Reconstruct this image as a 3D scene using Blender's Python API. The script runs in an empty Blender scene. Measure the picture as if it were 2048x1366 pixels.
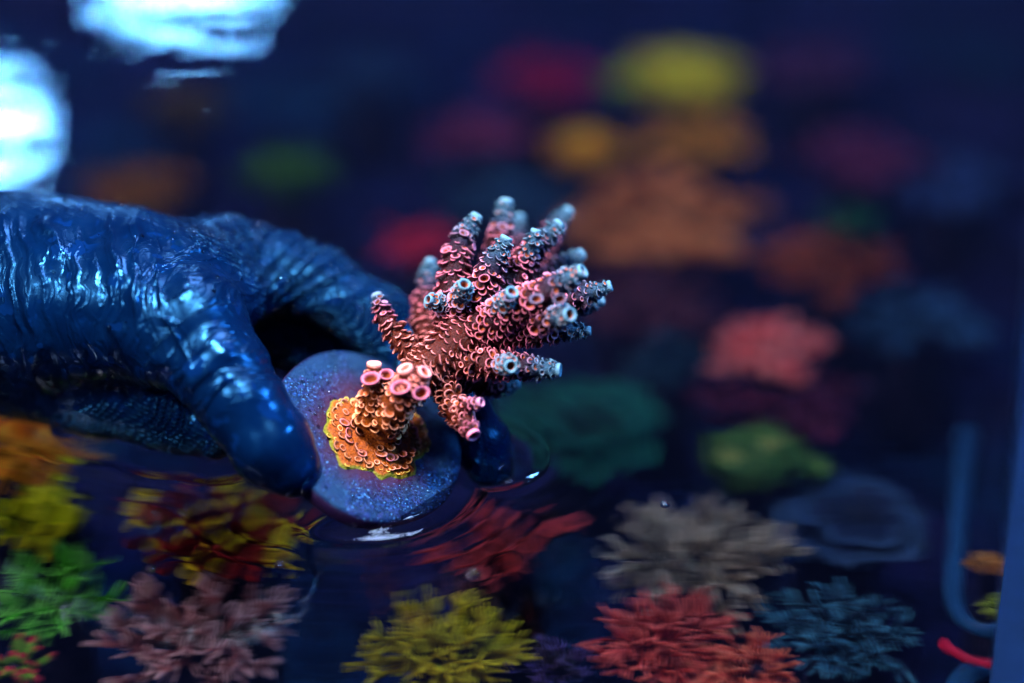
import bpy, math, random
import numpy as np
from mathutils import Matrix, Vector
from mathutils.bvhtree import BVHTree

random.seed(7)
rng = np.random.default_rng(7)
CM = 0.01                       # all shapes below are written in centimetres
sc = bpy.context.scene
col = sc.collection

# ------------------------------------------------------------------ camera
PITCH = math.radians(28.0)
LENS, SENSOR = 85.0, 36.0
CAM = np.array([0.0, -58.0, 34.0])
FOCUS = 64.0
cam_d = bpy.data.cameras.new("camera")
cam = bpy.data.objects.new("camera", cam_d)
col.objects.link(cam)
cam.location = tuple(CAM * CM)
cam.rotation_euler = (math.pi / 2 - PITCH, 0, 0)
cam_d.lens, cam_d.sensor_width = LENS, SENSOR
cam_d.clip_start, cam_d.clip_end = 0.01, 50
cam_d.dof.use_dof = True
cam_d.dof.focus_distance = FOCUS * CM
cam_d.dof.aperture_fstop = 1.9
cam_d.dof.aperture_blades = 9
sc.camera = cam

# ------------------------------------------------------------------ world, lamps, exposure
w = bpy.data.worlds.new("World")
sc.world = w
w.use_nodes = True
bg = w.node_tree.nodes["Background"]
bg.inputs[0].default_value = (0.13, 0.24, 1.0, 1)
bg.inputs[1].default_value = 0.18


def area(name, loc, target, sx, sy, power, colour):
    d = bpy.data.lights.new(name, 'AREA')
    d.shape = 'RECTANGLE'
    d.size, d.size_y, d.energy, d.color = sx * CM, sy * CM, power, colour
    o = bpy.data.objects.new(name, d)
    col.objects.link(o)
    o.location = Vector(loc) * CM
    o.rotation_euler = (Vector(target) - Vector(loc)).to_track_quat('-Z', 'Y').to_euler()
    return o


area("tank_lamp_key", (-9, -9, 45), (-1, 0, 2), 8, 8, 9.4, (1.0, 0.92, 0.92))
area("added_front_fill", (-46, -30, 48), (-14, -4, -8), 12, 12, 6.0, (1.0, 0.93, 0.95))  # added unseen lamp, brightens the corals at the lower left
area("added_side_fill", (34, -4, 40), (0, 0, 2), 12, 8, 4.6, (0.14, 0.48, 1.0))  # added unseen blue lamp, lifts the fingertip and the coral's right side
area("tank_lamp_far", (8, 30, 84), (4, 34, -12), 44, 18, 10.0, (0.44, 0.62, 1.0))

sc.view_settings.view_transform = 'Standard'
sc.view_settings.look = 'None'
sc.view_settings.exposure = 0.0
sc.view_settings.gamma = 1.0
sc.view_settings.use_curve_mapping = False
sc.render.engine = 'CYCLES'
cy = sc.cycles
cy.use_denoising = True
try:
    cy.denoiser = 'OPENIMAGEDENOISE'
except Exception:
    pass
cy.caustics_reflective = False
cy.caustics_refractive = True
cy.sample_clamp_indirect = 6.0
cy.sample_clamp_direct = 0.0
cy.use_adaptive_sampling = True
cy.adaptive_threshold = 0.02
cy.max_bounces = 6
cy.transmission_bounces = 6
cy.glossy_bounces = 4
cy.diffuse_bounces = 2
cy.blur_glossy = 0.3

# ------------------------------------------------------------------ geometry helpers (cm)
RIGHT = np.array([1.0, 0, 0])
FWD = np.array([0, math.cos(PITCH), -math.sin(PITCH)])
UP = np.array([0, math.sin(PITCH), math.cos(PITCH)])
K = SENSOR / LENS / 2048.0


def P(px, py, d):
    """point d cm in front of the lens that the photograph shows at (px, py)"""
    return CAM + d * (FWD + (px - 1024) * K * RIGHT + (683 - py) * K * UP)


def below(px, py, z):
    """point at height z under the water seen at (px, py), with the bend at the surface"""
    r = FWD + (px - 1024) * K * RIGHT + (683 - py) * K * UP
    r = r / np.linalg.norm(r)
    q = CAM + r * (CAM[2] / -r[2])
    eta = 1 / 1.33
    c = -r[2]
    k = math.sqrt(1 - eta * eta * (1 - c * c))
    t = eta * r + (eta * c - k) * np.array([0, 0, 1.0])
    return q + t * (z / t[2]), float(np.linalg.norm(q - CAM)) + z / t[2] / 1.33


def hash3(i, j, k, seed=0):
    h = (i * 374761393 + j * 668265263 + k * 2147483647 + seed * 974634777) & 0xffffffff
    h = ((h ^ (h >> 13)) * 1274126177) & 0xffffffff
    h = (h ^ (h >> 16)) & 0xffffff
    return h / float(0xffffff)


def noise3(p, seed=0):
    p = np.asarray(p, float)
    f = np.floor(p).astype(np.int64)
    t = p - f
    t = t * t * (3 - 2 * t)
    r = 0
    for a in (0, 1):
        for b in (0, 1):
            for c in (0, 1):
                wgt = (t[..., 0] if a else 1 - t[..., 0]) * (t[..., 1] if b else 1 - t[..., 1]) * (t[..., 2] if c else 1 - t[..., 2])
                r = r + wgt * hash3(f[..., 0] + a, f[..., 1] + b, f[..., 2] + c, seed)
    return r


def norm(v):
    v = np.asarray(v, float)
    return v / max(1e-9, np.linalg.norm(v))


class MB:
    """collects points (cm) and faces with point attributes; build() links one mesh object"""

    def __init__(self):
        self.v, self.f, self.a, self.n = [], [], {}, 0

    def add(self, v, f, **attr):
        v = np.asarray(v, float)
        self.v.append(v)
        self.f += [tuple(i + self.n for i in q) for q in f]
        for k, val in attr.items():
            arr = np.full(len(v), val, float) if np.isscalar(val) else np.asarray(val, float)
            self.a.setdefault(k, []).append(arr)
        self.n += len(v)
        return self

    def mesh(self, name, origin=(0, 0, 0), mat=None, smooth=True):
        v = (np.concatenate(self.v) - np.asarray(origin)) * CM
        me = bpy.data.meshes.new(name)
        me.from_pydata(v.tolist(), [], self.f)
        for k, parts in self.a.items():
            arr = np.concatenate(parts)
            at = me.attributes.new(k, 'FLOAT', 'POINT')
            at.data.foreach_set('value', arr.astype(np.float32))
        if smooth:
            me.polygons.foreach_set('use_smooth', [True] * len(me.polygons))
        if mat:
            me.materials.append(mat)
        me.update()
        return me

    def build(self, name, mat, origin=(0, 0, 0), parent=None, smooth=True):
        o = bpy.data.objects.new(name, self.mesh(name, origin, mat, smooth))
        col.objects.link(o)
        if parent:
            o.parent = parent
        else:
            o.location = Vector(origin) * CM
        return o


def tag(o, label=None, cat=None, group=None, kind=None):
    for k, val in (('label', label), ('category', cat), ('group', group), ('kind', kind)):
        if val:
            o[k] = val
    return o


def empty(name, loc):
    o = bpy.data.objects.new(name, None)
    o.empty_display_size = 0.01
    col.objects.link(o)
    o.location = Vector(loc) * CM
    return o


def spline(pts, n):
    """Catmull-Rom through rows of numbers"""
    p = np.asarray(pts, float)
    p = np.vstack([2 * p[0] - p[1], p, 2 * p[-1] - p[-2]])
    out = []
    m = len(p) - 3
    for u in np.linspace(0, m - 1e-6, n):
        i = int(u)
        t = u - i
        a, b, c, d = p[i:i + 4]
        out.append(0.5 * (2 * b + (c - a) * t + (2 * a - 5 * b + 4 * c - d) * t * t + (3 * b - a - 3 * c + d) * t ** 3))
    return np.array(out)


def frames(c):
    """tangent and two side vectors carried along a line of points"""
    t = np.gradient(c, axis=0)
    t /= np.linalg.norm(t, axis=1)[:, None] + 1e-12
    s = np.cross(t[0], [0.3, 0.2, 0.9])
    s = norm(s)
    S, B = [], []
    for i in range(len(c)):
        s = norm(s - t[i] * np.dot(s, t[i]))
        S.append(s)
        B.append(np.cross(t[i], s))
    return t, np.array(S), np.array(B)


def tube(c, r, seg=10, cap=True):
    c = np.asarray(c, float)
    r = np.asarray(r, float)
    t, S, B = frames(c)
    ang = np.linspace(0, 2 * math.pi, seg, endpoint=False)
    v = (c[:, None, :] + r[:, None, None] * (np.cos(ang)[None, :, None] * S[:, None, :] + np.sin(ang)[None, :, None] * B[:, None, :])).reshape(-1, 3)
    f = []
    n = len(c)
    for i in range(n - 1):
        for j in range(seg):
            k = (j + 1) % seg
            f.append((i * seg + j, i * seg + k, (i + 1) * seg + k, (i + 1) * seg + j))
    if cap:
        v = np.vstack([v, c[0], c[-1] + t[-1] * r[-1] * 0.4])
        a, b = n * seg, n * seg + 1
        for j in range(seg):
            k = (j + 1) % seg
            f.append((a, k, j))
            f.append((b, (n - 1) * seg + j, (n - 1) * seg + k))
    return v, f


def sphere(nu=10, nv=6, half=False):
    v = []
    top = math.pi / 2 if half else math.pi
    v.append((0, 0, 1))
    for i in range(1, nv + (1 if half else 0)):
        th = top * i / nv
        for j in range(nu):
            a = 2 * math.pi * j / nu
            v.append((math.sin(th) * math.cos(a), math.sin(th) * math.sin(a), math.cos(th)))
    f = [(0, 1 + j, 1 + (j + 1) % nu) for j in range(nu)]
    rows = nv if half else nv - 1
    for i in range(rows - 1):
        for j in range(nu):
            k = (j + 1) % nu
            f.append((1 + i * nu + j, 1 + (i + 1) * nu + j, 1 + (i + 1) * nu + k, 1 + i * nu + k))
    if not half:
        v.append((0, 0, -1))
        b = 1 + (rows - 1) * nu
        f += [(b + (j + 1) % nu, b + j, len(v) - 1) for j in range(nu)]
    return np.array(v), f


# ------------------------------------------------------------------ material helpers
class NT:
    def __init__(self, name):
        self.m = bpy.data.materials.new(name)
        self.m.use_nodes = True
        self.t = self.m.node_tree
        self.b = self.t.nodes["Principled BSDF"]
        self.out = self.t.nodes["Material Output"]
        tc = self.t.nodes.new("ShaderNodeTexCoord")
        mp = self.t.nodes.new("ShaderNodeMapping")
        mp.inputs['Scale'].default_value = (100, 100, 100)      # textures work in centimetres
        self.t.links.new(tc.outputs['Object'], mp.inputs[0])
        self.co = mp.outputs[0]

    def node(self, kind, **kw):
        n = self.t.nodes.new(kind)
        for k, v in kw.items():
            setattr(n, k, v)
        return n

    def link(self, a, b):
        self.t.links.new(a, b)

    def put(self, sock, v):
        if isinstance(v, bpy.types.NodeSocket):
            self.t.links.new(v, sock)
        else:
            if isinstance(v, tuple) and len(v) == 3 and sock.type == 'RGBA':
                v = (*v, 1)
            sock.default_value = v

    def noise(self, scale, detail=3, rough=0.55, co=None, dist=0.0):
        n = self.node("ShaderNodeTexNoise")
        self.put(n.inputs['Vector'], co or self.co)
        n.inputs['Scale'].default_value = scale
        n.inputs['Detail'].default_value = detail
        n.inputs['Roughness'].default_value = rough
        n.inputs['Distortion'].default_value = dist
        return n.outputs['Fac']

    def voronoi(self, scale, out='Distance', co=None, feature='F1'):
        n = self.node("ShaderNodeTexVoronoi", feature=feature)
        self.put(n.inputs['Vector'], co or self.co)
        n.inputs['Scale'].default_value = scale
        return n.outputs[out]

    def ramp(self, fac, stops):
        n = self.node("ShaderNodeValToRGB")
        self.put(n.inputs[0], fac)
        e = n.color_ramp.elements
        while len(e) < len(stops):
            e.new(0.5)
        for el, (p, c) in zip(e, stops):
            el.position = p
            el.color = (c, c, c, 1) if np.isscalar(c) else (*c, 1)
        return n.outputs[0]

    def mix(self, fac, a, b, mode='MIX'):
        n = self.node("ShaderNodeMix", data_type='RGBA', blend_type=mode)
        self.put(n.inputs[0], fac)
        self.put(n.inputs[6], a)
        self.put(n.inputs[7], b)
        return n.outputs[2]

    def math(self, op, a, b=0.0, c=0.0):
        n = self.node("ShaderNodeMath", operation=op)
        for s, v in zip(n.inputs, (a, b, c)):
            self.put(s, v)
        return n.outputs[0]

    def attr(self, name):
        return self.node("ShaderNodeAttribute", attribute_name=name).outputs['Fac']

    def scaled(self, s):
        n = self.node("ShaderNodeMapping")
        n.inputs['Scale'].default_value = s
        self.link(self.co, n.inputs[0])
        return n.outputs[0]

    def bump(self, h, dist_cm, strength=1.0, prev=None):
        n = self.node("ShaderNodeBump")
        n.inputs['Strength'].default_value = strength
        n.inputs['Distance'].default_value = dist_cm * CM
        self.put(n.inputs['Height'], h)
        if prev:
            self.link(prev, n.inputs['Normal'])
        return n.outputs[0]

    def set(self, **kw):
        for k, v in kw.items():
            self.put(self.b.inputs[k.replace('_', ' ')], v)
        return self.m


def m_water():
    n = NT("water")
    ripple = n.noise(0.55, 2, 0.45, n.scaled((0.30, 1.0, 1)))
    fine = n.noise(2.2, 2, 0.5, n.scaled((0.5, 1.0, 1)))
    cross = n.noise(1.0, 1, 0.5, n.scaled((3.0, 0.5, 1)))
    h = n.math('ADD', ripple, n.math('ADD', n.math('MULTIPLY', fine, 0.05), n.math('MULTIPLY', cross, 0.09)))
    nb = n.bump(h, 0.042, 1.0)
    return n.set(Base_Color=(0.93, 0.97, 1.0), Roughness=0.0, IOR=1.33, Transmission_Weight=1.0, Normal=nb)


def m_clear():
    n = NT("clear_water_drop")
    return n.set(Base_Color=(1, 1, 1), Roughness=0.02, IOR=1.33, Transmission_Weight=1.0)


def m_glove():
    n = NT("blue_nitrile")
    grip = n.attr('grip')
    big = n.noise(0.9, 3, 0.6)
    base = n.mix(n.ramp(big, [(0.35, 0), (0.7, 1)]), (0.0001, 0.0030, 0.017), (0.0002, 0.0052, 0.026))
    film = n.ramp(n.noise(0.45, 2), [(0.46, 0), (0.54, 1)])
    spots = n.ramp(n.noise(2.0, 1.5, 0.4, dist=0.4), [(0.60, 0), (0.63, 1)])
    wet = n.math('MULTIPLY', spots, film)
    rough = n.mix(wet, n.ramp(n.noise(1.3, 2), [(0.3, 0.15), (0.7, 0.34)]), (0.05, 0.05, 0.05))
    base = n.mix(n.math('MULTIPLY', wet, 0.35), base, (0.001, 0.016, 0.09))
    # raised grip dots in rows on the fingers and the back of the hand
    sep = n.node("ShaderNodeSeparateXYZ")
    rot = n.node("ShaderNodeMapping")
    rot.inputs['Rotation'].default_value = (0, math.radians(12), math.radians(-8))
    n.link(n.co, rot.inputs[0])
    n.link(rot.outputs[0], sep.inputs[0])
    u = n.math('SINE', n.math('MULTIPLY', n.math('ADD', sep.outputs[0], sep.outputs[1]), 32.0))
    v = n.math('SINE', n.math('MULTIPLY', n.math('SUBTRACT', sep.outputs[2], n.math('MULTIPLY', sep.outputs[1], 0.4)), 34.0))
    dots = n.math('MULTIPLY', n.math('MAXIMUM', n.math('MULTIPLY', u, v), 0.0), grip)
    b1 = n.bump(dots, 0.06, 1.0)
    def creases(run_name, mask_name, freq):
        k = n.node("ShaderNodeTexNoise", noise_dimensions='2D')
        comb = n.node("ShaderNodeCombineXYZ")
        n.put(comb.inputs[0], n.math('ADD', n.attr(run_name), n.math('MULTIPLY', n.noise(1.6, 2), 0.55)))
        n.put(comb.inputs[1], n.math('MULTIPLY', n.noise(0.7, 1), 0.6))
        n.link(comb.outputs[0], k.inputs['Vector'])
        k.inputs['Scale'].default_value = freq
        k.inputs['Detail'].default_value = 2.5
        ab = n.math('ABSOLUTE', n.math('SUBTRACT', k.outputs['Fac'], 0.5))
        return n.math('MULTIPLY', n.math('SUBTRACT', 1.0, n.math('MINIMUM', n.math('MULTIPLY', ab, 12.0), 1.0)), n.attr(mask_name))
    cr = n.math('ADD', creases('ra', 'ma', 2.2), n.math('ADD', creases('rb', 'mb', 1.4), creases('rc', 'mc', 1.8)))
    b1 = n.bump(cr, 0.026, 0.8, b1)
    b2 = n.bump(n.noise(3.2, 4, 0.6, n.scaled((1, 1, 0.7))), 0.012, 0.5, b1)
    b3 = n.bump(n.noise(22, 2, 0.6), 0.006, 0.5, b2)
    return n.set(Base_Color=base, Roughness=rough, Normal=b3, Specular_IOR_Level=0.42, Specular_Tint=(0.05, 0.42, 1.0))


def m_disc():
    n = NT("algae_crusted_ceramic")
    a = n.noise(1.1, 4, 0.65)
    b = n.noise(9, 3, 0.7)
    base = n.mix(n.ramp(a, [(0.38, 0), (0.62, 1)]), (0.003, 0.028, 0.115), (0.014, 0.018, 0.085))
    base = n.mix(n.ramp(b, [(0.48, 1.0), (0.58, 0)]), base, (0.003, 0.006, 0.03))
    base = n.mix(n.ramp(n.noise(13, 2, 0.7), [(0.63, 0), (0.70, 0.8)]), base, (0.10, 0.34, 0.70))  # pale blue specks: wet sparkle put into the base colour
    base = n.mix(n.ramp(n.noise(0.8, 3, 0.7, n.scaled((1.3, 1, 1))), [(0.47, 0), (0.57, 0.9)]), base, (0.004, 0.016, 0.050))
    base = n.mix(n.math('MULTIPLY', n.attr('dark'), n.ramp(n.noise(2.2, 3), [(0.30, 0.4), (0.55, 1)])), base, (0.030, 0.004, 0.016))
    base = n.mix(n.attr('side'), base, (0.022, 0.010, 0.045))
    grit = n.noise(30, 3, 0.7)
    nb = n.bump(grit, 0.035, 0.8)
    nb = n.bump(n.noise(5, 4, 0.7), 0.05, 0.7, nb)
    rough = n.ramp(n.noise(4, 3), [(0.35, 0.05), (0.65, 0.28)])
    return n.set(Base_Color=base, Roughness=rough, Normal=nb, Specular_IOR_Level=0.22, Specular_Tint=(0.2, 0.62, 1.0))


BODY = [(0.0, (0.06, 0.14, 0.006)), (0.10, (0.34, 0.080, 0.004)), (0.32, (0.085, 0.012, 0.003)), (0.55, (0.030, 0.004, 0.005)),
        (0.72, (0.020, 0.006, 0.017)), (0.86, (0.014, 0.024, 0.055)), (1.0, (0.025, 0.075, 0.13))]
RIM = [(0.0, (0.50, 0.66, 0.04)), (0.10, (1.0, 0.46, 0.13)), (0.32, (1.0, 0.34, 0.27)), (0.55, (1.0, 0.24, 0.37)),
       (0.72, (0.60, 0.23, 0.38)), (0.86, (0.16, 0.22, 0.36)), (1.0, (0.10, 0.23, 0.32))]


def m_acropora(per_object):
    n = NT("acropora_tissue_cups" if per_object else "acropora_tissue")
    if per_object:
        sepc = n.node("ShaderNodeSeparateColor")
        n.link(n.node("ShaderNodeObjectInfo").outputs['Color'], sepc.inputs[0])
        s = sepc.outputs[0]
    else:
        s = n.attr('s')
    rim = n.attr('rim')
    cup = n.attr('cup')
    grain = n.noise(16, 3, 0.7)
    body = n.ramp(s, BODY)
    body = n.mix(n.ramp(grain, [(0.36, 0.75), (0.62, 0)]), body, n.mix(1.0, body, (0.16, 0.10, 0.10), 'MULTIPLY'))
    body = n.mix(n.math('MULTIPLY', cup, 0.8), body, n.ramp(grain, [(0.35, (0.16, 0.022, 0.004)), (0.6, (0.50, 0.11, 0.018))]))
    base = n.mix(rim, body, n.ramp(s, RIM))
    nb = n.bump(n.noise(20, 3, 0.75), 0.045, 1.0)
    nb = n.bump(n.voronoi(13), 0.03, 0.7, nb)
    return n.set(Base_Color=base, Roughness=n.ramp(n.noise(3, 2), [(0.4, 0.16), (0.6, 0.38)]), Normal=nb, Specular_IOR_Level=0.16, Specular_Tint=(0.6, 0.8, 1.0))


def m_reef(name, body, tip, mid=None, ts=0.88):
    n = NT(name)
    t = n.attr('t')
    v = n.noise(1.6, 4, 0.65)
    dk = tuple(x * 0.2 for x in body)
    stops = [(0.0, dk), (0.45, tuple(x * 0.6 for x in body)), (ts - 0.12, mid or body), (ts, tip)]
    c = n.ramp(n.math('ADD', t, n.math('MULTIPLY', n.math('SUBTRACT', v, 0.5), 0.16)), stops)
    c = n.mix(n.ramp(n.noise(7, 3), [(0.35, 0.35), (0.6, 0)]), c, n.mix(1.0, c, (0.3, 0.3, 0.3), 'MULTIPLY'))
    own = n.node("ShaderNodeObjectInfo").outputs['Random']      # branches of one colony differ in tone
    c = n.mix(n.ramp(own, [(0.15, 0.72), (0.85, 0.0)]), c, n.mix(1.0, c, (0.22, 0.22, 0.25), 'MULTIPLY'))
    nb = n.bump(n.voronoi(9), 0.06, 0.6)
    return n.set(Base_Color=c, Roughness=0.5, Normal=nb, Specular_IOR_Level=0.05)


def m_rock(name="reef_rock", a=(0.003, 0.004, 0.012), b=(0.014, 0.010, 0.030), scale=0.35):
    n = NT(name)
    c = n.mix(n.ramp(n.noise(scale, 5, 0.7), [(0.4, 0), (0.65, 1)]), a, b)
    nb = n.bump(n.noise(1.5, 5, 0.7), 0.3, 0.8)
    return n.set(Base_Color=c, Roughness=0.7, Normal=nb, Specular_IOR_Level=0.05)


def m_floor():
    n = NT("tank_floor_rock")
    c = n.ramp(n.noise(0.085, 4, 0.6), [(0.28, (0.002, 0.024, 0.060)), (0.40, (0.002, 0.006, 0.035)), (0.50, (0.009, 0.009, 0.050)), (0.58, (0.002, 0.010, 0.050)), (0.72, (0.006, 0.045, 0.110))])
    c = n.mix(n.ramp(n.noise(0.5, 5, 0.7), [(0.42, 0.85), (0.62, 0)]), c, n.mix(1.0, c, (0.15, 0.15, 0.2), 'MULTIPLY'))
    return n.set(Base_Color=c, Roughness=0.7, Normal=n.bump(n.noise(1.2, 5, 0.7), 0.4, 0.8), Specular_IOR_Level=0.05)


def m_plain(name, c, rough=0.4, **kw):
    n = NT(name)
    v = n.noise(1.2, 4, 0.6)
    cc = n.mix(n.ramp(v, [(0.3, 0.35), (0.7, 0)]), c, tuple(x * 0.45 for x in c))
    return n.set(Base_Color=cc, Roughness=rough, **{'Specular_IOR_Level': 0.08, **kw})


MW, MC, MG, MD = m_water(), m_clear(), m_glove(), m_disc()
MA, MAO = m_acropora(False), m_acropora(True)
MR = m_rock()

# ------------------------------------------------------------------ the tank: floor, glass wall, water
FLOOR = -23.0
gx, gy = np.meshgrid(np.linspace(-110, 110, 181), np.linspace(-70, 170, 191))
p3 = np.stack([gx * 0.16, gy * 0.16, gx * 0], -1)
gz = FLOOR - 1.2 + 5.5 * noise3(p3 * 0.8, 3) ** 1.3 + 2.4 * noise3(p3 * 2.3, 4) + 0.9 * noise3(p3 * 5.1, 5)
nx, ny = gx.shape[1], gx.shape[0]
grid_f = [(j * nx + i, j * nx + i + 1, (j + 1) * nx + i + 1, (j + 1) * nx + i) for j in range(ny - 1) for i in range(nx - 1)]
tag(MB().add(np.stack([gx, gy, gz], -1).reshape(-1, 3), grid_f).build("tank_floor", m_floor()), kind="structure")

# ------------------------------------------------------------------ frag disc and its axes
D0 = 64.5
DC = P(740, 868, D0)
dn = norm(0.45 * RIGHT + 0.56 * UP - 0.70 * FWD)
du = norm(RIGHT - dn * np.dot(RIGHT, dn))
dv = np.cross(dn, du)
DR, DT = 2.72, 0.62


def on_disc(u, v, h=0.0):
    return DC + du * u + dv * v + dn * h


frag = empty("frag_disc", DC)
tag(frag, "round blue-purple ceramic disc with the coral on it, pinched in the glove", "frag disc")
mb = MB()
prof = [(0.0, 0.0), (0.5, 0.0), (1.0, 0.0), (1.4, 0), (1.8, 0), (2.15, 0), (2.45, 0), (2.60, -0.015), (2.68, -0.06), (DR, -0.14), (DR, -0.34), (2.70, DT * -0.85), (2.6, -DT), (1.5, -DT), (0.7, -DT)]
SEG = 72
v, dark, side = [], [], []
for r_, h_ in prof:
    for j in range(SEG):
        a = 2 * math.pi * j / SEG
        rr = r_ * (1 + 0.012 * math.sin(3 * a + 1) + 0.008 * math.sin(7 * a))
        hh = h_
        if h_ > -0.1:
            hh += 0.05 * (noise3(np.array([rr * math.cos(a) * 2.2, rr * math.sin(a) * 2.2, 5.0]), 9) - 0.5) + 0.035 * (noise3(np.array([rr * math.cos(a) * 6, rr * math.sin(a) * 6, 5.0]), 10) - 0.5)
        v.append(on_disc(rr * math.cos(a), rr * math.sin(a), hh))
        dark.append(max(0.0, min(1.0, (1.95 - r_) / 0.5)) if h_ > -0.1 else 0)
        side.append(1.0 if h_ < -0.1 else 0.0)
f = []
for i in range(len(prof) - 1):
    for j in range(SEG):
        k = (j + 1) % SEG
        f.append((i * SEG + j, (i + 1) * SEG + j, (i + 1) * SEG + k, i * SEG + k))
mb.add(v, f, dark=dark, side=side)
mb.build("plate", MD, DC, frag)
stem = spline([on_disc(0, 0, -DT + 0.05), on_disc(0, 0, -1.0), on_disc(0, 0, -1.6)], 6)
tv, tf = tube(stem, [0.6, 0.55, 0.52, 0.5, 0.5, 0.48], 20)
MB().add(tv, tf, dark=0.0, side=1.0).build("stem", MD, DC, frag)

# ------------------------------------------------------------------ the held coral
BASE_U, BASE_V = 0.12, 0.12
coral_o = on_disc(BASE_U, BASE_V, 0)
coral = empty("acropora_coral", coral_o)
tag(coral, "pink and orange branching coral with pale blue tips held over the water", "coral")

# each: list of (px, py, depth, radius); tip True = open cup at the end
BR = [
    ([(756, 852, 64.35, .74), (790, 808, 64.0, .60), (835, 755, 63.95, .58), (890, 705, 64.2, .66), (955, 655, 64.5, .66), (985, 628, 64.6, .40)], False),
    ([(845, 725, 64.3, .34), (800, 680, 64.5, .30), (772, 640, 64.7, .25), (755, 596, 64.9, .17)], True),
    ([(862, 705, 65.1, .36), (848, 640, 66.0, .34), (852, 580, 66.5, .29), (860, 528, 66.8, .18)], True),
    ([(900, 700, 64.5, .52), (908, 620, 64.7, .48), (908, 545, 64.9, .44), (922, 485, 65.1, .34), (950, 438, 65.3, .20)], True),
    ([(915, 625, 64.5, .30), (922, 595, 63.9, .28), (928, 572, 63.4, .19)], True),
    ([(900, 620, 64.6, .26), (880, 608, 64.2, .22), (861, 601, 63.9, .15)], True),
    ([(945, 640, 65.4, .46), (980, 555, 66.0, .40), (998, 480, 66.3, .32), (1012, 408, 66.5, .22)], True),
    ([(1010, 540, 67.4, .30), (1030, 480, 68.1, .26), (1038, 440, 68.5, .19)], True),
    ([(950, 650, 64.5, .50), (968, 580, 64.3, .44), (985, 530, 64.2, .36), (1010, 482, 64.2, .20)], True),
    ([(965, 640, 64.9, .55), (1020, 570, 65.0, .46), (1065, 505, 65.2, .36), (1114, 452, 65.4, .20)], True),
    ([(1050, 530, 65.0, .24), (1062, 495, 64.8, .22), (1070, 468, 64.8, .16)], True),
    ([(1000, 600, 66.2, .42), (1070, 515, 67.0, .34), (1108, 460, 67.4, .28), (1134, 426, 67.6, .20)], True),
    ([(985, 635, 65.6, .48), (1060, 580, 66.0, .40), (1115, 540, 66.3, .30), (1158, 512, 66.6, .20)], True),
    ([(960, 655, 64.2, .58), (1035, 615, 63.6, .50), (1100, 580, 63.1, .40), (1160, 545, 62.7, .22)], True),
    ([(985, 645, 64.8, .56), (1070, 620, 64.7, .46), (1140, 598, 64.6, .36), (1214, 574, 64.5, .18)], True),
    ([(1120, 610, 65.0, .26), (1165, 612, 65.2, .22), (1198, 604, 65.4, .15)], True),
    ([(975, 640, 64.2, .34), (1002, 614, 63.5, .30), (1022, 588, 63.0, .21)], True),
    ([(960, 672, 64.3, .50), (1040, 664, 64.1, .42), (1105, 662, 63.9, .32), (1172, 662, 63.8, .15)], True),
    ([(1060, 650, 63.9, .28), (1100, 640, 63.1, .28), (1136, 630, 62.4, .22)], True),
    ([(885, 722, 64.3, .48), (960, 726, 64.0, .44), (1040, 735, 63.7, .36), (1112, 740, 63.5, .22)], True),
    ([(1000, 728, 63.6, .24), (1014, 730, 63.2, .24), (1020, 732, 62.95, .20)], True),
    ([(890, 740, 64.9, .40), (950, 765, 65.3, .34), (1000, 772, 65.5, .26), (1030, 768, 65.6, .16)], True),
    ([(875, 745, 64.3, .40), (900, 800, 63.9, .36), (920, 832, 63.5, .32), (944, 866, 63.1, .22)], True),
    ([(912, 822, 63.6, .24), (934, 812, 63.3, .20), (956, 806, 63.1, .15)], True),
    ([(772, 842, 63.9, .52), (800, 800, 63.4, .48), (822, 768, 63.1, .40), (812, 742, 62.9, .24)], True),
    ([(815, 775, 63.2, .30), (834, 760, 63.0, .28), (846, 748, 62.85, .22)], True),
    ([(738, 846, 64.0, .42), (744, 800, 63.7, .32), (746, 765, 63.5, .24), (748, 734, 63.4, .22)], True),
]


def s_of(p, dtip, tip):
    """where along the colour run (olive foot .. pink .. blue tips) a point lies"""
    d = np.linalg.norm(p - coral_o)
    s = 0.10 + 0.48 * min(1.0, d / 4.6)
    if tip and d > 2.7:
        k = max(0.0, 1 - dtip / 1.45)
        k = k * k * (3 - 2 * k) * min(1.0, (d - 2.7) / 1.0)
        s = s + (min(1.0, 0.74 + 0.06 * d) - s) * k
    return float(min(1.0, s))


lines = []
for pts, tip in BR:
    raw = np.array([[*P(a, b, d), r * 0.86] for a, b, d, r in pts])
    n = max(10, int(np.linalg.norm(np.diff(raw[:, :3], axis=0), axis=1).sum() / 0.09))
    lines.append(spline(raw, n))


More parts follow.
